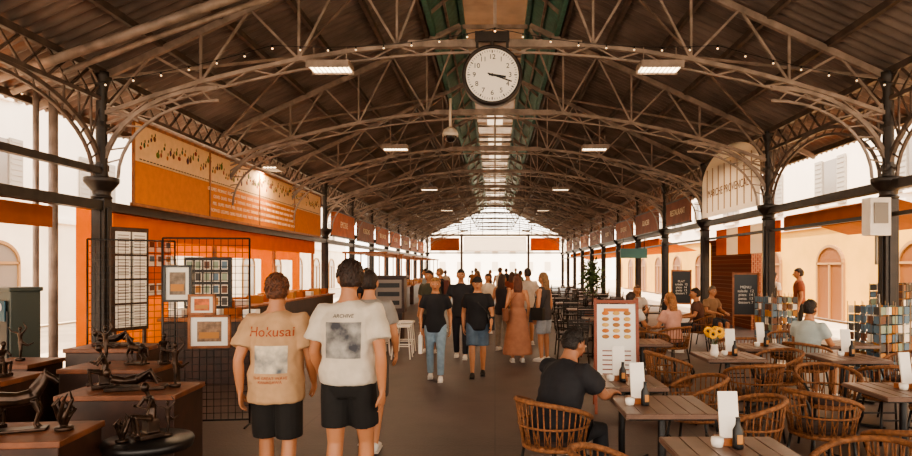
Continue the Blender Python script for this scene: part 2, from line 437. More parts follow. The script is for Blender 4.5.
def brick_mat():
    m=bpy.data.materials.new('brick');m.use_nodes=True;nt=m.node_tree;bs=nt.nodes['Principled BSDF'];tc=nt.nodes.new('ShaderNodeTexCoord')
    mp=nt.nodes.new('ShaderNodeMapping');mp.inputs['Rotation'].default_value=(math.pi/2,0,math.pi/2)
    br=nt.nodes.new('ShaderNodeTexBrick');br.inputs['Scale'].default_value=4;br.inputs['Color1'].default_value=C('#8c4a30');br.inputs['Color2'].default_value=C('#6b3524');br.inputs['Mortar'].default_value=C('#a58468')
    nt.links.new(tc.outputs['Object'],mp.inputs[0]);nt.links.new(mp.outputs[0],br.inputs[0]);nt.links.new(br.outputs[0],bs.inputs[0]);bs.inputs['Roughness'].default_value=.9
    return m
b=MB();b.box((0,0,1.3),(.3,3.4,2.6));b.box((0,0,2.63),(.4,3.5,.08));b.build('brick_wall',brick_mat(),loc=(7.4,19.8,0))
# ---------------- left stall ----------------
b=MB()
for i in range(46):
    ya=10.0+i*.25; d=.05*math.sin(i*1.3); d2=.05*math.sin((i+1)*1.3)
    lo=.02 if i<11 else (.95 if 19<=i<23 or 32<=i<35 or i>42 else 2.0)
    b.quad((-6.55+d,ya,lo),(-6.55+d2,ya+.25,lo),(-6.55+d2,ya+.25,2.7),(-6.55+d,ya,2.7))
b.box((-5.98,15.6,2.42),(.03,11.2,.4));b.build('orange_curtain',orange)
b=MB()
for i in range(4): b.box((-6.05,10.1+i*3.7,1.3),(.08,.08,2.6),1)
b.box((-5.6,16.2,.45),(.9,8.4,.9),0);b.box((-5.6,16.2,.93),(1.0,8.5,.05),1)
for i in range(20): b.box((-5.6+.2*(i%2),12.4+.4*i,1.02),(.3,.25,.12+.06*(i%3)),2+i%3)
b.build('stall_counter',[wooddk,woodm,paper,rust,mat('card_3','#b57a3d',.6)],bevel=.01)
b=MB()
pc=[mat('card_%d'%i,c,.6) for i,c in enumerate(('#e9dccb','#6d4a3a','#5d7484','#b57a3d','#4d4a48','#8c9a86'))]
b.box((0,0,.5),(.78,.05,.86),6)
for r in range(4):
    for c in range(5):
        b.box((-.29+c*.145,-.035,.2+r*.2),(.11,.02,.15),0);b.box((-.29+c*.145,-.048,.2+r*.2),(.085,.01,.12),R.randrange(1,6))
for q in(-1,1): b.box((q*.3,0,.03),(.06,.25,.06),6)
b.build('photo_display',pc+[black],loc=(-4.75,10.6,1.0))
e=empty('menu_card_wall',(-6.42,11.5,1.75));b=MB()
b.box((-.02,0,0),(.02,2.4,1.1),1)
for r in range(4):
    for c in range(8):
        if R.random()<.85: b.box((.005,-1.05+.3*c,-.4+.27*r),(.015,.22,.22),0);b.box((.016,-1.05+.3*c,-.37+.27*r),(.006,.15,.1),2+(r+c)%3)
b.build('cards',[paper,orange,pc[3],pc[2],pc[1]],e)
b=MB();b.box((0,0,.475),(1.4,.6,.95),0);b.box((0,0,.97),(1.5,.7,.05),1)
for i in range(5): b.box((-.55+.28*i,-.1,1.06),(.2,.2,.12+.05*(i%2)),2+i%2)
b.build('display_table',[wooddk,woodm,paper,rust],loc=(-4.3,9.9,0),bevel=.01)
b=MB()
W=.92;H=2.08
for a in(-W/2,W/2): b.tube([(a,0,0),(a,0,H)],.011,6)
for z in(.06,H): b.tube([(-W/2,0,z),(W/2,0,z)],.011,6)
for i in range(1,12): b.tube([(-W/2+W*i/12,0,.06),(-W/2+W*i/12,0,H)],.0035,5)
for i in range(1,26): b.tube([(-W/2,0,.06+(H-.06)*i/26),(W/2,0,.06+(H-.06)*i/26)],.0035,5)
for a in(-W/2,W/2): b.tube([(a,-.22,.012),(a,.22,.012)],.011,6)
wg=b.build('wire_grid_panel',black,loc=(-3.2,7.1,0),rz=.12)
inst(wg,'wire_grid_panel',(-4.3,7.6,0),.7)
def frame(x,y,z,w,h,rz,c1,c2,fm):
    e=MB();e.box((0,0,0),(w,.03,h),0)
    for q in(-1,1): e.box((q*(w/2),-.01,0),(.025,.05,h+.025),2);e.box((0,-.01,q*h/2),(w+.025,.05,.025),2)
    e.box((0,-.02,0),(w*.6,.01,h*.65),1);e.box((0,-.027,-h*.12),(w*.5,.005,h*.2),3)
    e.build('framed_picture',[mat('fr'+c1,c1,.6),mat('fr'+c2,c2,.5,var=.4,scale=20),fm,pc[3]],loc=(x,y,z),rz=rz)
frame(-3.48,7.03,1.58,.27,.38,.12,'#e6dccc','#7b6652',black)
frame(-3.15,7.07,1.05,.42,.34,.12,'#efe6da','#8a6a50',woodm)
frame(-3.2,7.0,1.35,.26,.2,.12,'#e9dccb','#c0612d',woodm)
b=MB()
for r in range(4):
    for c in range(2): b.box((c*.24,0,r*.33),(.21,.015,.3),0);[b.box((c*.24,-.01,r*.33-.1+.04*k),(.16,.004,.012),1) for k in range(6)]
b.box((.12,.03,.5),(.55,.03,1.4),2);b.box((-.1,.03,-.6),(.04,.04,1.0),2);b.box((.34,.03,-.6),(.04,.04,1.0),2)
b.build('notice_board',[paper,ironl,wooddk],loc=(-5.0,8.6,1.1),rz=1.15)
e=empty('parking_ticket_machine',(-5.66,7.6,0),-.5)
b=MB();b.box((0,0,.74),(.34,.32,1.48),0);b.box((0,-.17,.95),(.27,.02,.6),1);b.box((0,0,1.5),(.38,.36,.05),0);b.box((0,-.185,1.25),(.22,.02,.24),2);b.box((0,-.185,.8),(.16,.02,.12),3);b.box((0,0,.04),(.42,.38,.08),0);b.build('body',[mat('cab','#3c4440',.4),black,mat('p_blue','#1f4a5a',.5),chrome],e,bevel=.015)
text('lettering','P',(0,-.2,1.25),(math.pi/2,0,0),.24,paper,e,.004)
# ---------------- plinths and sculptures ----------------
def plinth(x,y,w,d,h,rz=0,m=wooddk,m2=None):
    b=MB();b.box((0,0,h/2-.02),(w,d,h-.04),0);b.box((0,0,h-.02),(w+.03,d+.03,.04),1);b.box((0,0,.04),(w+.02,d+.02,.08),0)
    b.build('display_plinth',[m,m2 or mat('plinth_top','#6f4128',.45,var=.3,scale=7)],loc=(x,y,0),rz=rz,bevel=.006)
plinth(-2.85,5.05,.85,.55,.8,.06)
plinth(-3.35,5.75,.8,.5,.88)
plinth(-3.85,6.5,.7,.5,.96)
plinth(-2.95,3.95,.75,.5,.74,.1)
plinth(-3.95,5.0,.5,.5,.9)
plinth(-4.6,6.2,.5,.5,.85)
b=MB();b.lathe((0,0,0),[(.2,0),(.2,.03),(.03,.05),(.03,.55),(.27,.56),(.28,.6),(.27,.62)],32);b.build('round_side_table',black,loc=(-2.3,4.25,0))
def remesh(o,v,smooth=2):
    m=o.modifiers.new('fuse','REMESH');m.mode='VOXEL';m.voxel_size=v;m.use_smooth_shade=True
    if smooth: q=o.modifiers.new('soft','SMOOTH');q.iterations=smooth;q.factor=.5
def figurine(kind,loc,rz,sc):
    b=MB();name='bronze_figurine'
    if kind=='dancer':
        b.lathe((0,0,0),[(.06,0),(.06,.03),(.05,.035)],16)
        b.tube([(0,0,.03),(.01,0,.14),(0,.01,.25)],[.012,.02,.03]);b.tube([(0,.01,.25),(.07,.05,.2),(.14,.08,.24)],[.03,.018,.009])
        b.tube([(0,.01,.24),(0,0,.31),(0,0,.38)],[(.035,.025),(.025,.02),(.045,.025)],xax=(1,0,0));b.tube([(.04,0,.38),(.09,.0,.45),(.04,0,.53)],[.014,.01,.007]);b.tube([(-.04,0,.38),(-.12,0,.4),(-.17,0,.47)],[.014,.01,.007])
        b.ell((0,0,.44),(.022,.026,.03));b.tube([(0,0,.37),(0,0,.42)],.012)
    elif kind=='horse':
        name='bronze_horse'
        b.tube([(-.16,0,.24),(-.12,0,.26),(0,0,.25),(.1,0,.27),(.15,0,.28)],[.04,.065,.06,.065,.04])
        b.tube([(.12,0,.29),(.18,0,.38),(.2,0,.44)],[.05,.035,.028]);b.tube([(.19,0,.45),(.25,0,.41),(.29,0,.37)],[.03,.024,.015])
        for q in(-1,1):
            b.tube([(.12,q*.035,.24),(.16,q*.04,.14),(.13,q*.04,.04),(.15,q*.04,.01)],[.03,.018,.011,.016]);b.tube([(-.14,q*.035,.25),(-.12,q*.04,.16),(-.17,q*.04,.1),(-.15,q*.04,.01)],[.04,.024,.012,.016])
            b.tube([(.19,q*.015,.46),(.195,q*.02,.5)],[.01,.003])
        b.tube([(-.18,0,.27),(-.24,0,.25),(-.26,0,.12)],[.015,.02,.008]);b.box((0,0,0),(.42,.14,.025))
        for i in range(6): b.ell((.1+.015*i,0,.34+.02*i),(.02,.008,.025))
    elif kind=='seated':
        b.box((0,0,.02),(.16,.2,.04));b.box((0,-.02,.09),(.1,.1,.12))
        b.tube([(0,-.02,.16),(0,-.03,.25),(0,0,.34)],[(.05,.04),(.04,.03),(.06,.03)],xax=(1,0,0));b.ell((0,.03,.42),(.03,.035,.04));b.tube([(0,0,.34),(0,.02,.4)],.016)
        for q in(-1,1):
            b.tube([(q*.03,0,.16),(q*.04,.12,.19),(q*.04,.1,.05),(q*.04,.14,.04)],[.03,.022,.015,.015]);b.tube([(q*.055,0,.33),(q*.08,.05,.25),(q*.03,.11,.28)],[.018,.014,.01])
    elif kind=='lying':
        b.box((0,0,.015),(.5,.18,.03));b.tube([(-.2,0,.1),(-.1,0,.08),(0,0,.09),(.1,0,.12),(.2,.02,.06)],[(.05,.04),(.04,.035),(.055,.05),(.035,.035),(.018,.018)]);b.ell((-.24,0,.16),(.035,.035,.045));b.tube([(-.2,0,.11),(-.23,0,.15)],.018);b.tube([(.02,-.03,.1),(.12,-.03,.17),(.18,-.03,.05)],[.035,.025,.015]);b.tube([(-.18,.04,.12),(-.22,.08,.06),(-.16,.09,.04)],[.018,.014,.01])
    else:
        b.lathe((0,0,0),[(.09,0),(.09,.03),(.07,.04)],16)
        for i in range(7):
            a=i*.9;b.tube([(0,0,.04),(.05*math.cos(a),.05*math.sin(a),.14),(.1*math.cos(a+.7),.1*math.sin(a+.7),.2+.02*i),(.05*math.cos(a+1.5),.05*math.sin(a+1.5),.28+.02*i)],[.03,.025,.018,.006])
        b.ell((0,0,.15),(.05,.05,.08))
    o=b.build(name,bronze,loc=loc,rz=rz);o.scale=(sc,)*3;remesh(o,.006,1)
figurine('horse',(-2.95,3.95,.75),.4,.75);figurine('abstract',(-2.68,3.98,.745),0,.6);figurine('seated',(-3.15,4.02,.745),-2,.6)
figurine('lying',(-2.8,5.0,.805),.3,.85);figurine('dancer',(-2.55,5.1,.805),.5,.75);figurine('seated',(-3.1,5.05,.805),2.2,.75)
figurine('dancer',(-3.5,5.75,.885),0,.75);figurine('horse',(-3.22,5.75,.895),2.8,.55);figurine('seated',(-3.0,5.8,.885),-2.5,.6)
figurine('lying',(-3.85,6.5,.965),.2,.8);figurine('seated',(-3.85,5.0,.905),-2,.6);figurine('dancer',(-4.6,6.2,.855),0,.7)
figurine('seated',(-2.3,4.25,.625),2.5,.8);figurine('dancer',(-2.2,4.3,.625),.5,.5);figurine('abstract',(-2.42,4.15,.625),.5,.45)
# ---------------- chairs/tables ----------------
wick=mat('wicker','#80512f',.7,var=.35,scale=40,bump=.4,bscale=120)
b=MB()
for a,c in((-1,-1),(1,-1),(-1,1),(1,1)): b.tube([(a*.16,c*.15,.44),(a*.21,c*.21,.0)],.012,8,1)
b.beam((-.18,-.17,.24),(.18,-.17,.24),.014,.014,1);b.beam((-.18,.17,.24),(.18,.17,.24),.014,.014,1)
b.lathe((0,0,.42),[(.21,0),(.24,.01),(.245,.03),(.23,.045),(.1,.05)],28,0)
b.lathe((0,0,.455),[(.2,0),(.215,.02),(.2,.045),(.05,.055)],28,2)
def rail(a,r,f=1.0):
    th=-math.pi/2+a*math.radians(118)
    return (r*math.cos(th),r*math.sin(th)*1.0,(.79-.13*abs(a)**2.2))
b.tube([rail(i/14-1,.285) for i in range(29)],.019,8,0)
b.tube([(lambda p:(p[0]*.93,p[1]*.93,.60))(rail(i/14-1,.285)) for i in range(29)],.009,6,0)
for i in range(25):
    a=-1+2*i/24;p=V(rail(a,.285));th=-math.pi/2+a*math.radians(118)
    th2=th+.16*(1 if i%2 else -1)
    b.tube([(.235*math.cos(th2),.235*math.sin(th2),.45),(.262*math.cos(th),.262*math.sin(th),.6),tuple(p)],.006,5,0)
    b.tube([(.235*math.cos(th),.235*math.sin(th),.45),(.262*math.cos(th),.262*math.sin(th),.6),tuple(p)],.004,5,0)
for q in(-1,1):
    p=V(rail(q,.285));b.tube([tuple(p),(p.x*.9,p.y+.04,.6),(q*.17,.15,.44)],.012,8,1)
ch=b.build('dining_chair',[wick,black,mat('cushion','#3b2a24',.8,var=.2)],loc=(.44,4.78,0),rz=math.radians(-50))
CH=[(.68,3.35,-80),(1.98,3.45,95),(2.6,3.95,-10),(3.2,6.15,170),(2.65,6.55,10),(2.0,7.3,-80),(1.85,4.75,80),(3.4,4.35,20),(4.1,5.9,90),(3.25,7.4,110),(4.0,6.5,0),(4.7,7.3,90),(3.4,9.0,0),(4.3,9.4,160),
 (2.4,9.9,-40),(2.6,5.1,-60),(5.15,5.2,80),(1.75,5.65,90)]
for x,y,a in CH: inst(ch,'dining_chair',(x,y,0),math.radians(a))
b=MB();b.box((0,0,.735),(.66,.66,.03),0)
for i in range(6): b.box((-.275+.11*i,0,.752),(.1,.64,.006),0)
b.box((0,0,.715),(.6,.6,.02),1);b.tube([(0,0,.03),(0,0,.71)],.03,12,1);b.beam((-.28,-.28,.02),(.28,.28,.02),.05,.03,1);b.beam((-.28,.28,.02),(.28,-.28,.02),.05,.03,1)
tb=b.build('cafe_table',[mat('tabletop','#755a4c',.3,var=.15,scale=6),black],loc=(1.3,3.46,0),bevel=.004)
TB=[(1.22,4.68),(1.12,5.65),(3.35,5.25),(2.65,7.3),(3.95,7.2),(3.4,8.2),(4.5,5.2),(4.6,8.5),(2.0,8.7)]
for x,y in TB: inst(tb,'cafe_table',(x,y,0))
b=MB();b.box((0,0,.02),(.14,.1,.04),1);b.box((0,0,.16),(.11,.012,.27),0,Matrix.Rotation(-.15,3,'X'));b.lathe((.02,-.09,0),[(.028,0),(.03,.01),(.03,.1),(.014,.13),(.012,.16),(.014,.17)],14,2);b.box((.02,-.121,.055),(.03,.003,.05),3)
b.lathe((-.08,-.05,0),[(.03,0),(.036,.03),(.034,.05)],14,0)
mc=b.build('menu_card_holder',[paper,woodm,black,pc[3]],loc=(1.32,3.62,.756))
for x,y,r in((1.05,4.72,.2),(1.1,5.7,0),(3.4,5.3,.3),(2.7,7.35,0),(4.0,7.3,0),(4.5,5.3,0),(3.4,8.2,.2)): inst(mc,'menu_card_holder',(x,y,.756),r)
b=MB()
for a,c in((-1,-1),(1,-1),(-1,1),(1,1)): b.tube([(a*.19,c*.19,.45),(a*.21,c*.23,0)],.014,6)
b.box((0,0,.455),(.44,.44,.03));
for q in(-1,1): b.tube([(q*.19,-.2,.45),(q*.2,-.26,.86)],.014,6);b.tube([(q*.2,-.24,.66),(q*.22,.12,.66),(q*.2,.19,.45)],.012,6)
for i in range(6): b.box((0,-.22-.006*i,.55+.055*i),(.4,.012,.035))
dk=b.build('folding_chair',irond,loc=(1.4,11.5,0),rz=.3)
for j,y in enumerate((12.8,15.6,18.4,21.2,24,27,30,34)):
    for x in(2.1,3.9):
        if (x,y)==(3.9,12.8) or (x,y)==(3.9,15.6): continue
        inst(tb,'cafe_table',(x,y,0))
        inst(dk,'folding_chair',(x-.65,y+R.uniform(-.1,.1),0),-1.57+R.uniform(-.2,.2));inst(dk,'folding_chair',(x+.65,y,0),1.57+R.uniform(-.2,.2));inst(dk,'folding_chair',(x,y-.65,0),R.uniform(-.2,.2))
# menu easel
e=empty('menu_easel',(1.47,7.75,0),-.1)
b=MB();b.box((0,0,.82),(.46,.03,.98),0,Matrix.Rotation(-.12,3,'X'));
for q in(-1,1): b.beam((q*.25,-.12,0),(q*.25,.06,1.38),.035,.03,1);b.beam((q*.24,.45,0),(q*.24,.06,1.3),.035,.025,1)
b.beam((-.25,-.03,.3),(.25,-.03,.3),.04,.04,1);b.beam((-.25,.06,1.34),(.25,.06,1.34),.04,.04,1)
def ez(z): return .12*(z-.82)-.022
for i in range(5):
    for j in range(3):
        z=.92+.07*i; b.ell((-.13+.13*j,ez(z),z),(.045,.006,.026),2+(i+j)%3,nu=8,nv=5)
b.box((0,ez(1.24),1.24),(.3,.01,.04),3)
for i in range(7): b.box((0,ez(.42+.055*i),.42+.055*i),(.34,.01,.012),1)
b.build('board',[mat('poster_white','#fbf3e8',.7),mat('easel_wood','#8a4226',.5),pc[3],mat('dish_orange','#d07a32',.6),mat('dish_yellow','#e0b060',.6)],e)
b=MB();b.box((0,0,1.12),(.7,.5,.8),0);b.box((0,-.26,1.15),(.6,.02,.66),1);b.box((0,0,.4),(.6,.4,.7),0);b.box((0,0,1.55),(.8,.6,.05),0)
for i in range(3): b.box((0,-.275,.95+.2*i),(.5,.01,.1),2)
b.build('display_cabinet',[wooddk,mat('cab_grey','#8c8078',.5),black],loc=(-2.45,15,0),bevel=.01)
b=MB()
for a,c in((-1,-1),(1,-1),(-1,1),(1,1)): b.tube([(a*.13,c*.13,.62),(a*.18,c*.18,0)],.014,6)
b.box((0,0,.63),(.34,.34,.04));b.beam((-.16,-.16,.25),(.16,-.16,.25),.02,.02);b.beam((-.16,.16,.25),(.16,.16,.25),.02,.02)
st=b.build('bar_stool',white,loc=(-1.8,12.4,0),bevel=.005)
for p in((-2.3,12.9,0),(-1.85,13.3,0)): inst(st,'bar_stool',p,R.random())
for y in(24,28,32,37,42):
    b=MB();b.box((0,0,.45),(1.4,2.6,.9),0);b.box((0,0,.93),(1.5,2.7,.06),1)
    for i in range(5): b.box((0,-1+.5*i,1.02),(1.2,.4,.12),2+i%2)
    for q in(-1,1):
        for w in(-1,1): b.box((q*.7,w*1.3,1.6),(.05,.05,1.4),1)
    b.box((0,0,2.3),(1.6,2.8,.06),1)
    b.build('market_stall',[wooddk,woodm,pc[3],pc[1]],loc=(-4.6,y,0))
# ---------------- plants, flowers, racks right ----------------
leafm=mat('leaf','#3f5228',.6,var=.4)
def tree(x,y,h,r,n=420):
    b=MB();b.lathe((0,0,0),[(.16,0),(.2,.05),(.24,.38),(.25,.42),(.2,.42)],20,1);b.tube([(0,0,.4),(.03,0,h*.6),(0,.02,h-.1)],[.03,.025,.015],8,2)
    for i in range(n):
        d=V((R.gauss(0,1),R.gauss(0,1),R.gauss(0,1))).normalized();q=R.uniform(.2,1);c=V((0,0,h))+V((d.x*r*q,d.y*r*q,d.z*r*1.5*q));t=V((R.gauss(0,1),R.gauss(0,1),R.gauss(0,1))).normalized();u=t.cross(d).normalized()
        b.add([c-t*.09,c+u*.035,c+t*.09,c-u*.035],[(0,1,2,3)],0)
    b.build('potted_tree',[leafm,mat('terracotta','#9c5530',.8),wooddk],loc=(x,y,0))
tree(3.0,19.8,1.45,.45)
fl=empty('sunflower_vase',(2.45,7.15,.756))
b=MB();b.lathe((0,0,0),[(.035,0),(.05,.05),(.035,.12),(.04,.14)],16,0)
for i in range(6):
    a=i*1.05;c=V((.07*math.cos(a),.07*math.sin(a),.26+.03*(i%2)));b.tube([(0,0,.1),tuple(c)],.004,5,1);b.ell(tuple(c),(.018,.018,.012),3,nu=8,nv=5)
    for k in range(10): t=k*.628;b.ell((c.x+.035*math.cos(t),c.y+.0,c.z+.035*math.sin(t)),(.018,.005,.018),2,nu=6,nv=4)
b.build('bouquet',[white,leafm,mat('petal','#e2a21a',.6),wooddk],fl)
def rack(x,y,rz,h=1.25,name='postcard_rack'):
    b=MB();b.lathe((0,0,0),[(.3,0),(.3,.03),(.03,.05)],20,6);b.tube([(0,0,0),(0,0,h+.1)],.02,8,6)
    for k in range(4):
        M=Matrix.Rotation(k*math.pi/2,3,'Z')
        for r in range(int((h-.3)/.12)):
            for c in range(5): b.box(M@V((-.2+.1*c,-.25,.35+.12*r)),(.082,.01,.1) ,R.choice((0,1,2,2,2,3,4,5)),M)
        for c in range(5): b.beam(M@V((-.25+.125*c,-.26,.25)),M@V((-.25+.125*c,-.26,h)),.006,.006,6)
    b.build(name,pc+[chrome],loc=(x,y,0),rz=rz)
rack(5.15,8.6,.3,1.3);rack(6.6,10.6,.6,1.5);rack(5.0,11.4,.2,1.3);rack(7.6,11.4,.1,1.5)
for (x,y,z,t) in((5.6,14.3,1.35,'MENU'),(5.3,18.2,1.4,'PLAT')):
    e=empty('chalkboard_menu',(x,y,0),-.3);b=MB();b.box((0,0,z-.2),(.5,.03,.9),0);
    for q in(-1,1): b.box((q*.26,0,(z+.3)/2),(.04,.05,z+.3),1)
    b.box((0,0,z+.27),(.56,.05,.04),1);b.box((0,0,z-.66),(.56,.05,.04),1);b.build('board',[black,woodm],e);text('lettering',t+'\nsalade  12\npizza  14\npasta  13\ndessert 7',(0,-.02,z-.2),(math.pi/2,0,0),.085,paper,e)
b=MB();b.box((0,0,0),(1.0,.08,.36),0);b.beam((-.4,0,.16),(-.4,0,.6),.02,.02,1);b.beam((.4,0,.16),(.4,0,.6),.02,.02,1);b.build('teal_shop_sign',[mat('teal','#4f7f80',.5),irond],loc=(5.2,24.0,2.3))
b=MB();b.box((0,0,0),(.3,.22,.55),0);b.box((0,-.12,.05),(.2,.02,.3),1);b.tube([(0,0,-.27),(0,0,-.7)],.02,8,1);b.build('loudspeaker_box',[white,mat('grille','#8f857a',.7)],loc=(5.6,9.4,2.5))

# ---------------- people ----------------
def hand(b,w,d,n,k=1,curl=.6,mi=0):
    d=V(d).normalized();n=V(n);n=(n-d*n.dot(d)).normalized();s=d.cross(n)
    w=V(w)
    b.tube([w-d*.02,w+d*.03,w+d*.075,w+d*.095],[(.026,.019),(.038,.017),(.042,.014),(.036,.010)],10,mi,xax=s)
    for i,(o,L) in enumerate(((-.031,.068),(-.010,.078),(.011,.073),(.031,.058))):
        p=w+d*.088+s*o;c=curl+.06*i
        q=p+(d*math.cos(c*.4)+n*math.sin(c*.4))*L*.45;r=q+(d*math.cos(c)+n*math.sin(c))*L*.33;t=r+(d*math.cos(c*1.6)+n*math.sin(c*1.6))*L*.25
        b.tube([p-d*.01,p,q,r,t],[.009,.0088,.0082,.0075,.0055],8,mi)
    p=w+d*.03-s*.03
    b.tube([p,p+d*.025-s*.022+n*.01,p+d*.055-s*.028+n*.022,p+d*.075-s*.022+n*.03],[.014,.012,.010,.007],8,mi)
def person(name,x,y,face,H=1.72,J=None,w=1.0,top='#222222',tst='tee',hem=.82,bot='shorts',bcol='#222222',blen=.52,skin='#b57c58',hair='#2a1a12',hst='short',near=False,shoe='#d8d0c8',hyaw=0,htilt=0,z=0,fem=False,bag=None,bagc='#e8ddd0',cap=None,loose=0):
    J=J or {}
    k=H/1.75
    root=empty(name,(x,y,z),face,k)
    P=V(J.get('pelvis',(0,0,.95)));Cc=V(J.get('chest',P+V((0,0.01,.4))));N_=V(J.get('neck',Cc+V((0,-.01,.15))))
    Hd=V(J.get('head',N_+V((0,.025,.13))))
    def S(zz):
        if zz<=.95:return P+V((0,0,zz-.95))
        if zz<1.35:return P.lerp(Cc,(zz-.95)/.4)
        if zz<1.5:return Cc.lerp(N_,(zz-1.35)/.15)
        return N_+(Hd-N_).normalized()*(zz-1.5)
    sw=.185*(.9 if fem else 1)*w**.5
    sk=mat('skin'+skin,skin,.5,var=.06,scale=6);hm=mat('hair'+hair,hair,.5,var=.5,scale=50,bump=.6,bscale=90)
    tm=mat('cloth'+top,top,.85,var=.1,scale=9,bump=.35,bscale=9);bm=mat('clothb'+bcol,bcol,.85,var=.12,scale=14,bump=.3,bscale=12);sm=mat('shoe'+shoe,shoe,.6)
    fw=.86 if fem else 1
    TP=[(.84,.13,.10),(.90,.165,.12),(.98,.17*(1.03 if fem else 1),.122),(1.08,.145*fw,.105),(1.2,.155*fw,.11),(1.31,.172*fw,.118),(1.38,.175*fw,.108),(1.43,.14*fw,.085),(1.475,.075,.065),(1.52,.056,.058),(1.6,.054,.058)]
    b=MB();b.tube([S(t[0]) for t in TP],[(t[1]*w,t[2]*w) for t in TP],20,0,xax=(1,0,0))
    L={}
    for s,q in((-1,'L'),(1,'R')):
        sh=S(1.405)+V((s*sw,0,0));sh=V(J.get('sh'+q,sh))
        el=V(J.get('el'+q,sh+V((s*.055,-.03,-.28))));wr=V(J.get('wr'+q,el+V((s*.0,.07,-.245))))
        hp=P+V((s*.09,0,-.03));kn=V(J.get('kn'+q,hp+V((s*.01,.02,-.42))));an=V(J.get('an'+q,kn+V((s*.0,-.03,-.42))))
        L[q]=(sh,el,wr,hp,kn,an)
        aw=w**.5*(.86 if fem else 1)
        b.tube([sh.lerp(S(1.38),.4),sh,sh.lerp(el,.3),sh.lerp(el,.65),el,el.lerp(wr,.25),el.lerp(wr,.65),wr],[.055*aw,.058*aw,.052*aw,.045*aw,.038*aw,.041*aw,.033*aw,.025*aw],12)
        b.tube([hp+V((0,0,.03)),hp.lerp(kn,.15),hp.lerp(kn,.5),hp.lerp(kn,.85),kn,kn.lerp(an,.28),kn.lerp(an,.6),an,an+V((0,0,-.03))],[.088*w,.09*w,.075*w,.06,.054,.056,.045,.034,.036],14)
        if near: hand(b,wr,wr-el,V((-s,0.1,0)) if 'palm' not in J else V(J['palm']),curl=.6)
    o=b.build('body',sk,root);remesh(o,.0075 if near else .014,2 if near else 2)
    if not near:
        b=MB()
        for q,s in(('L',-1),('R',1)): hand(b,L[q][2],L[q][2]-L[q][1],V((-s,.1,0)) if 'palm' not in J else V(J['palm']))
        b.build('hands',sk,root)
    vx=.011 if near else .018
    if tst:
        b=MB();l=loose
        if tst in('tee','long','tank'):
            zs=[(hem,.172+l*.8,.128+l*.8),(hem+.02,.178+l,.134+l),(.98,.18+l,.134+l) if hem<.94 else (hem+.04,.178+l,.132+l),(1.1,.165*fw+l,.122+l*.8),(1.22,.175*fw+l*.6,.128+l*.5),(1.32,.188*fw+l*.3,.132+l*.3),(1.39,.186*fw,.118),(1.44,.145*fw,.095),(1.47,.09,.08),(1.48,.078,.072)]
            b.tube([S(t[0]) for t in zs],[(t[1]*w,t[2]*w) for t in zs],24,0,xax=(1,0,0))
            if tst!='tank':
                for q,s in(('L',-1),('R',1)):
                    sh,el,wr=L[q][:3];e=.62+l*2
                    if tst=='tee': b.tube([sh.lerp(S(1.37),.5),sh,sh.lerp(el,.3),sh.lerp(el,min(.9,e))],[.07*w,.073*w,.075*w+l*.3,.074*w+l*.6],14)
                    else: b.tube([sh.lerp(S(1.37),.5),sh,sh.lerp(el,.5),el,el.lerp(wr,.5),el.lerp(wr,.93)],[.068*w,.07*w,.062*w,.053*w,.046*w,.038*w],14)
        elif tst=='dress':
            zs=[(.16,.30,.26),(.2,.30,.26),(.6,.24,.2),(.9,.19,.145),(1.0,.18,.14),(1.1,.15*fw,.115),(1.22,.165*fw,.125),(1.32,.175*fw,.125),(1.39,.17*fw,.105),(1.43,.12,.085)]
            b.tube([S(t[0]) for t in zs],[(t[1]*w,t[2]*w) for t in zs],24,0,xax=(1,0,0))
        o=b.build('top' if tst!='dress' else 'dress',tm,root);remesh(o,vx,3)
        if near:
            tx=bpy.data.textures.new('folds','CLOUDS');tx.noise_scale=.12
            d=o.modifiers.new('folds','DISPLACE');d.texture=tx;d.strength=.035;d.mid_level=.45
        topob=o
    if tst!='dress':
        b=MB()
        zs=[(.83,.14,.11),(.9,.176,.13),(.98,.178,.13),(1.03,.165,.122)]
        b.tube([S(t[0]) for t in zs],[(t[1]*w,t[2]*w) for t in zs],20,0,xax=(1,0,0))
        for q in('L','R'):
            hp,kn,an=L[q][3:]
            full=(.92-blen)/.42 if bot!='pants' else 9
            if bot=='pants': b.tube([hp+V((0,0,.02)),hp.lerp(kn,.2),hp.lerp(kn,.6),kn,kn.lerp(an,.4),kn.lerp(an,.97)],[.098*w,.1*w,.083*w,.068,.066,.056],16)
            else:
                b.tube([hp+V((0,0,.02)),hp.lerp(kn,.3*full),hp.lerp(kn,min(1,full)*.98),hp.lerp(kn,min(1.03,full))],[.1*w,.104*w,.1*w,.1*w],16)
        o=b.build('shorts' if bot!='pants' else 'trousers',bm,root);remesh(o,vx,2)
    b=MB()
    for q in('L','R'):
        a=L[q][5];b.tube([a+V((0,-.06,-.035)),a+V((0,-.03,-.03)),a+V((0,.04,-.033)),a+V((0,.12,-.045)),a+V((0,.18,-.055)),a+V((0,.2,-.06))],[(.028,.03),(.038,.045),(.042,.045),(.046,.034),(.038,.024),(.015,.012)],14,0,xax=(1,0,0))
        b.box(a+V((0,.06,-.074)),(.085,.26,.014))
    b.build('shoes',sm,root)
    Mh=Matrix.Rotation(hyaw,3,'Z')@Matrix.Rotation(htilt,3,'X')
    def hf(d,q):
        if d.z<0: t=-d.z; q=V((q.x*(1-.28*t),q.y*(1-.1*t)+.012*t,q.z))
        if d.y<0 and d.z>-.3: q=V((q.x,q.y*1.06,q.z))
        return q
    b=MB();b.ell(Hd,(.079,.098,.122),0,Mh,24,18,hf)
    def hp_(v): return Hd+Mh@V(v)
    b.tube([hp_((0,.094,.012)),hp_((0,.107,-.012)),hp_((0,.116,-.03)),hp_((0,.099,-.038))],[.008,.011,.015,.009],8)
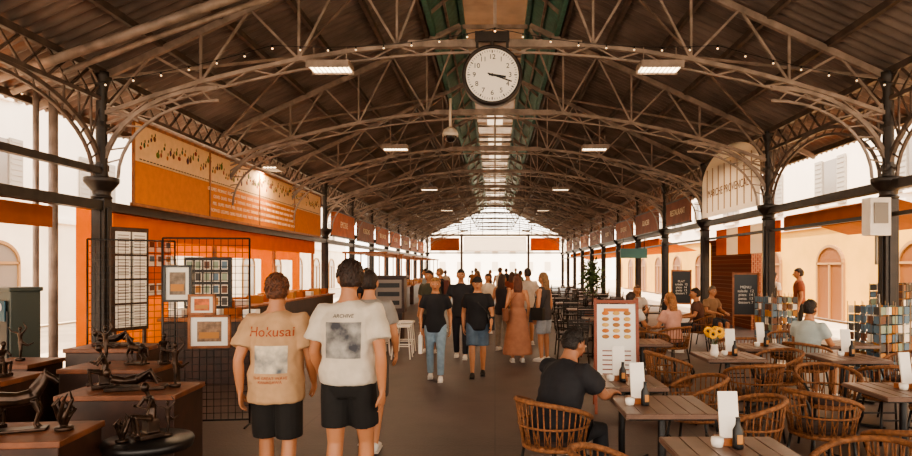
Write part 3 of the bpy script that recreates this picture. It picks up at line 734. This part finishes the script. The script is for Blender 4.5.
    for s in(-1,1):
        b.ell(hp_((s*.079,-.005,-.005)),(.011,.021,.033),0,Mh,8,6)
        b.ell(hp_((s*.03,.087,.008)),(.014,.008,.007),1,Mh,8,6);b.ell(hp_((s*.03,.094,.008)),(.006,.003,.006),2,Mh,8,6);b.ell(hp_((s*.03,.092,.03)),(.018,.006,.004),3,Mh,8,5)
    b.ell(hp_((0,.094,-.058)),(.024,.008,.006),4,Mh,10,6);b.ell(hp_((0,.093,-.068)),(.02,.008,.006),4,Mh,10,6)
    b.build('head',[sk,paper,black,hm,mat('lips','#8a4438',.5)],root)
    rr=random.Random(int(abs(x*100+y*10)))
    na=.04
    def hr(d,q):
        front=d.z-.36+max(0,.4-d.y)*1.45
        g=min(front,d.z+(.62 if hst=='short' else 1.3))
        ear=math.hypot((d.y+.02)*1.0,(d.z+.12)*1.0)
        if abs(d.x)>.7 and hst=='short': g=min(g,(ear-.22)*1.2)
        t=max(0,min(1,g/.16+.4));f=.8+.2*t*t*(3-2*t)
        n=1+na*math.sin(d.x*17+d.y*13+d.z*5)*math.sin(d.z*15+d.x*7)+.025*math.sin(d.x*41+d.z*9)*math.sin(d.y*37)+rr.uniform(-.018,.018)
        if d.z>.3: n+=.03
        return q*f*n
    b=MB();b.ell(Hd+Mh@V((0,-.008,.010)),(.086,.107,.122),0,Mh,44 if near else 28,30 if near else 20,hr)
    if near:
        for i in range(80):
            a=rr.uniform(0,6.28);ze=rr.uniform(.1,1);sx=math.sqrt(1-ze*ze);d=V((sx*math.cos(a),sx*math.sin(a),ze))
            if d.y>.5 and d.z<.4: continue
            p=V((d.x*.083,d.y*.102-.008,d.z*.12+.01));t=(d.cross(V((rr.gauss(0,1),rr.gauss(0,1),.3))).normalized())
            b.tube([hp_(p-t*.02),hp_(p+d*.007),hp_(p+t*.025+d*.004),hp_(p+t*.04-d*.002)],[.005,.007,.006,.002],6)
    if hst=='long':
        b.tube([hp_((0,-.05,.05)),hp_((0,-.075,-.04)),hp_((0,-.085,-.14)),hp_((0,-.09,-.24)),hp_((0,-.09,-.28))],[(.07,.05),(.088,.05),(.095,.045),(.08,.03),(.03,.015)],16,0,xax=Mh@V((1,0,0)))
    if hst=='bun': b.ell(hp_((0,-.1,.07)),(.045,.045,.045))
    if cap:
        b.ell(hp_((0,-.005,.045)),(.094,.112,.092),1,Mh,20,12,lambda d,q:V((q.x,q.y,max(q.z,-.01))));b.ell(hp_((0,.11,.04)),(.065,.07,.01),1,Mh,16,6)
    b.build('hair',[hm,mat('cap'+str(cap),cap or '#222222',.8)],root)
    if bag:
        b=MB();bmt=mat('bag'+bagc,bagc,.6,var=.1)
        if bag=='hand':
            p=L['R'][2]+V((0,.03,-.11));b.box(p+V((0,0,-.17)),(.06,.26,.3));b.tube([p+V((0,-.09,-.02)),p+V((0,-.05,.03)),p+V((0,.05,.03)),p+V((0,.09,-.02))],.007,6)
        elif bag=='shoulder':
            p=S(.95)+V((-.25,-.02,.0));b.box(p,(.1,.28,.24));b.tube([p+V((0,-.1,.1)),S(1.3)+V((-.1,-.15,0)),S(1.46)+V((.09,-.02,.02)),S(1.3)+V((-.02,.15,0)),p+V((0,.1,.1))],.012,6)
        else:
            p=S(1.22)+V((0,-.2,0));b.box(p,(.3,.14,.42));b.box(p+V((0,-.08,-.07)),(.24,.05,.2))
            for s in(-1,1): b.tube([p+V((s*.1,.06,.17)),S(1.46)+V((s*.12,0,.0)),S(1.3)+V((s*.13,.14,0)),S(1.1)+V((s*.15,.0,0))],.014,6)
        b.build('bag',bmt,root,bevel=.02)
    return root,(topob if tst else None)
def walk(a=.16,side=1):
    f,bk=('L','R') if side>0 else ('R','L')
    sx={'L':-1,'R':1}
    return {'kn'+f:(sx[f]*.095,.02+a*.8,.505),'an'+f:(sx[f]*.09,a,.085),'kn'+bk:(sx[bk]*.095,.02-a*.1,.50),'an'+bk:(sx[bk]*.09,-a*1.1,.10),
            'el'+f:(sx[f]*.25,-.09,1.12),'wr'+f:(sx[f]*.25,-.05,.88),'el'+bk:(sx[bk]*.25,.02,1.12),'wr'+bk:(sx[bk]*.24,.16,.92)}
SIT={'pelvis':(0,-.02,.58),'chest':(0,.03,.97),'neck':(0,.05,1.12),'knL':(-.12,.4,.52),'knR':(.12,.4,.52),'anL':(-.12,.38,.09),'anR':(.12,.42,.09),'elL':(-.25,.12,.8),'wrL':(-.15,.34,.76),'elR':(.25,.12,.8),'wrR':(.15,.36,.76),'palm':(0,.0,-1)}
r1,t1=person('man',-1.6,4.68,0.02,H=1.70,J=walk(.06,1),top='#ae8a68',hem=.80,loose=.03,bot='shorts',bcol='#17120f',blen=.53,skin='#a8714f',hair='#5a3420',near=True,w=1.0,hyaw=.15,shoe='#cfc6ba')
r2,t2=person('man',-1.03,4.5,-.1,H=1.80,J=walk(.1,-1),top='#bfb2a2',hem=.92,loose=.028,bot='shorts',bcol='#15110f',blen=.62,skin='#a8714f',hair='#2c1a11',near=True,w=.97,hyaw=.6,shoe='#cfc6ba')
def back_print(root,tob,cz,w,h,m,name):
    b=MB();nx,nz=16,16;vs=[];fs=[]
    for i in range(nz+1):
        for j in range(nx+1): vs.append((-w/2+w*j/nx,-.30,cz-h/2+h*i/nz))
    for i in range(nz):
        for j in range(nx): a=i*(nx+1)+j;fs.append((a,a+1,a+nx+2,a+nx+1))
    b.add(vs,fs,0,True);o=b.build(name,m,root)
    s=o.modifiers.new('fit','SHRINKWRAP');s.target=tob;s.wrap_method='PROJECT';s.use_project_y=True;s.use_positive_direction=True;s.use_negative_direction=False;s.offset=.004
    return o
def tprint(root,tob,body,cz,size,m):
    o=text('print_lettering',body,(0,-.3,cz),(math.pi/2,0,0),size,m,root,0)
    bpy.context.view_layer.update()
    me=bpy.data.meshes.new_from_object(o.evaluated_get(bpy.context.evaluated_depsgraph_get()));M=Matrix.Rotation(math.pi/2,4,'X');M.translation=V((0,-.3,cz));me.transform(M)
    bpy.data.objects.remove(o)
    o=bpy.data.objects.new('print_lettering',me);bpy.context.collection.objects.link(o);o.parent=root
    s=o.modifiers.new('fit','SHRINKWRAP');s.target=tob;s.wrap_method='PROJECT';s.use_project_y=True;s.use_positive_direction=True;s.use_negative_direction=False;s.offset=.005
pm1=mat('print_wave','#dccbb2',.8,col2='#4a5560',scale=7);pm2=mat('print_photo','#3c3c42',.8,col2='#a09a92',scale=9)
rustp=mat('print_rust','#98401d',.8)
back_print(r1,t1,1.13,.24,.2,pm1,'print_picture');tprint(r1,t1,'Hokusai',1.33,.1,rustp);tprint(r1,t1,'THE GREAT WAVE\nKANAGAWA',.98,.03,rustp)
back_print(r2,t2,1.22,.24,.24,pm2,'print_picture');tprint(r2,t2,'ARCHIVE',1.38,.035,black)
person('man',-1.22,6.2,0,H=1.72,J=walk(.16,1),top='#8d857e',bot='shorts',bcol='#4a443f',hair='#2a1a12',near=False)
sj=dict(SIT);sj.update({'chest':(0,.12,.95),'neck':(0,.17,1.09),'head':(0,.23,1.2),'elL':(-.22,.34,.83),'wrL':(-.04,.52,.80),'elR':(.25,.3,.82),'wrR':(.12,.54,.80)})
person('seated_man',.44,4.78,math.radians(-50),H=1.70,J=sj,top='#1c1a1e',hem=.86,bot='pants',bcol='#1b1a1f',skin='#96654a',hair='#1c120d',near=True,w=1.08,htilt=-.35,hyaw=-.1,shoe='#2a2420',loose=.01)
pi=math.pi
person('woman',-.93,10,pi+.05,H=1.6,J=walk(.12,1),top='#1c1a1e',tst='tee',bot='pants',bcol='#8296a6',fem=True,hair='#8a6238',hst='bun',bag='hand',w=1.05)
person('man',-.28,10.3,pi,H=1.6,J=walk(.1,-1),top='#1a171a',bot='shorts',bcol='#4f5f70',blen=.55,cap='#1c1714',shoe='#221c1a',bag='shoulder',bagc='#1a1614',w=1.08)
person('man',-.66,12.4,pi,H=1.72,J=walk(.1,1),top='#262428',bot='pants',bcol='#23222a',hair='#1a100c')
person('woman',.42,11.9,.1,H=1.63,top='#9c6a52',tst='dress',fem=True,hair='#5a2e1c',hst='long',bag='shoulder',bagc='#7a4526')
person('woman',.92,12,.9,H=1.66,top='#3a3536',tst='tank',bot='shorts',bcol='#8f9298',blen=.55,fem=True,hair='#7a5a3c',hst='long',bag='shoulder',bagc='#1a1614')
person('woman',.15,13.6,-.4,H=1.62,top='#2b2528',tst='tank',bot='pants',bcol='#8a7a6c',fem=True,hair='#3a2418',hst='long')
person('man',.75,14.6,.4,H=1.74,top='#b9a89a',bot='shorts',bcol='#50545c')
person('man',-1.35,13.2,pi-.5,H=1.7,top='#4a4a3c',bot='shorts',bcol='#2a2a2a')
person('woman',-3.2,15.5,1.3,H=1.62,top='#222026',bot='pants',bcol='#2a2f3c',fem=True,hst='bun')
person('man',-3.6,18,1.5,H=1.75,top='#86553c',bot='shorts',bcol='#33302e')
person('woman',-4.4,13,1.4,H=1.64,top='#8a7a70',bot='pants',bcol='#2a2f3c',fem=True,hst='long')
TC=['#c9b8a6','#2b2b33','#7a3c2c','#8a9aa0','#1d1b1d','#d9d0c6','#5b6a58','#b0764c']
BC=['#2a2f3c','#55606c','#8a7a6c','#1b1a1c','#b8a890']
for i,(X,yy) in enumerate(((-.2,17),(-1.5,17.6),(.5,19),(-2.2,20.5),(-.6,22.5),(.2,26),(1.1,28),(-.9,30),(-2.4,31),(.6,34),(-.3,38),(1.3,40),(-1.5,42),(.4,46))):
    fe=i%2==0
    person('woman' if fe else 'man',X,yy,R.choice((0,pi,pi,0,1.5,-1.2))+R.uniform(-.3,.3),H=R.uniform(1.58,1.66) if fe else R.uniform(1.7,1.82),J=walk(R.uniform(.05,.18),R.choice((-1,1))),top=TC[i%8],tst=('tee','tank','tee','long')[i%4],bot='pants' if i%3==0 else 'shorts',bcol=BC[i%5],fem=fe,hair=('#2a1a12','#7a5a3c','#4a2a18')[i%3],hst='long' if fe and i%4 else 'short',bag='back' if i%5==1 else None,bagc='#5a2e24')
for (X,yy,rz,tc,fe,hc,hs) in((4.05,8.3,-1.0,'#a9b0ac',False,'#1c100b','short'),(2.95,10.6,.6,'#b98a7a',True,'#8a5a34','long'),(2.3,11.0,-.8,'#c4b9ae',False,'#2a1a12','short'),(4.2,13.2,1.4,'#5b3a30',False,'#2a1a12','short'),(4.9,14.6,-2.6,'#8a6a50',False,'#6a5a4c','short'),(3.4,15.4,pi,'#d0c4b8',True,'#5a3a24','long')):
    person('seated_woman' if fe else 'seated_man',X,yy,rz,H=1.7,J=SIT,top=tc,hem=.9,bot='shorts',bcol='#3a3a40',fem=fe,hair=hc,hst=hs,blen=.52)
    inst(ch,'dining_chair',(X,yy,0),rz)
person('man',6.9,14.5,1.2,H=1.74,top='#8a4a34',bot='pants',bcol='#2a2622')
person('woman',7.4,17,-1.2,H=1.64,top='#c9b8a6',bot='shorts',bcol='#55606c',fem=True,hst='long')

# ---------------- light ----------------
w=bpy.data.worlds.new('World');bpy.context.scene.world=w;w.use_nodes=True
bg=w.node_tree.nodes['Background'];bg.inputs[0].default_value=(1,.88,.74,1);bg.inputs[1].default_value=5.5
sl=bpy.data.lights.new('sun','SUN');sl.energy=12;sl.angle=.01;sl.color=(1,.84,.64)
so=bpy.data.objects.new('sun',sl);bpy.context.collection.objects.link(so);so.rotation_euler=(math.radians(12),math.radians(-24),0)
try: bpy.context.scene.view_settings.look='AgX - Medium High Contrast'
except Exception as ex: print(ex)
cam=bpy.data.cameras.new('camera');cam.sensor_width=36;cam.lens=640/912*36;cam.shift_x=-39/912;cam.shift_y=40/912;cam.clip_end=300
co=bpy.data.objects.new('camera',cam);bpy.context.collection.objects.link(co);co.location=(0,0,1.75);co.rotation_euler=(math.pi/2,0,0)
bpy.context.scene.camera=co
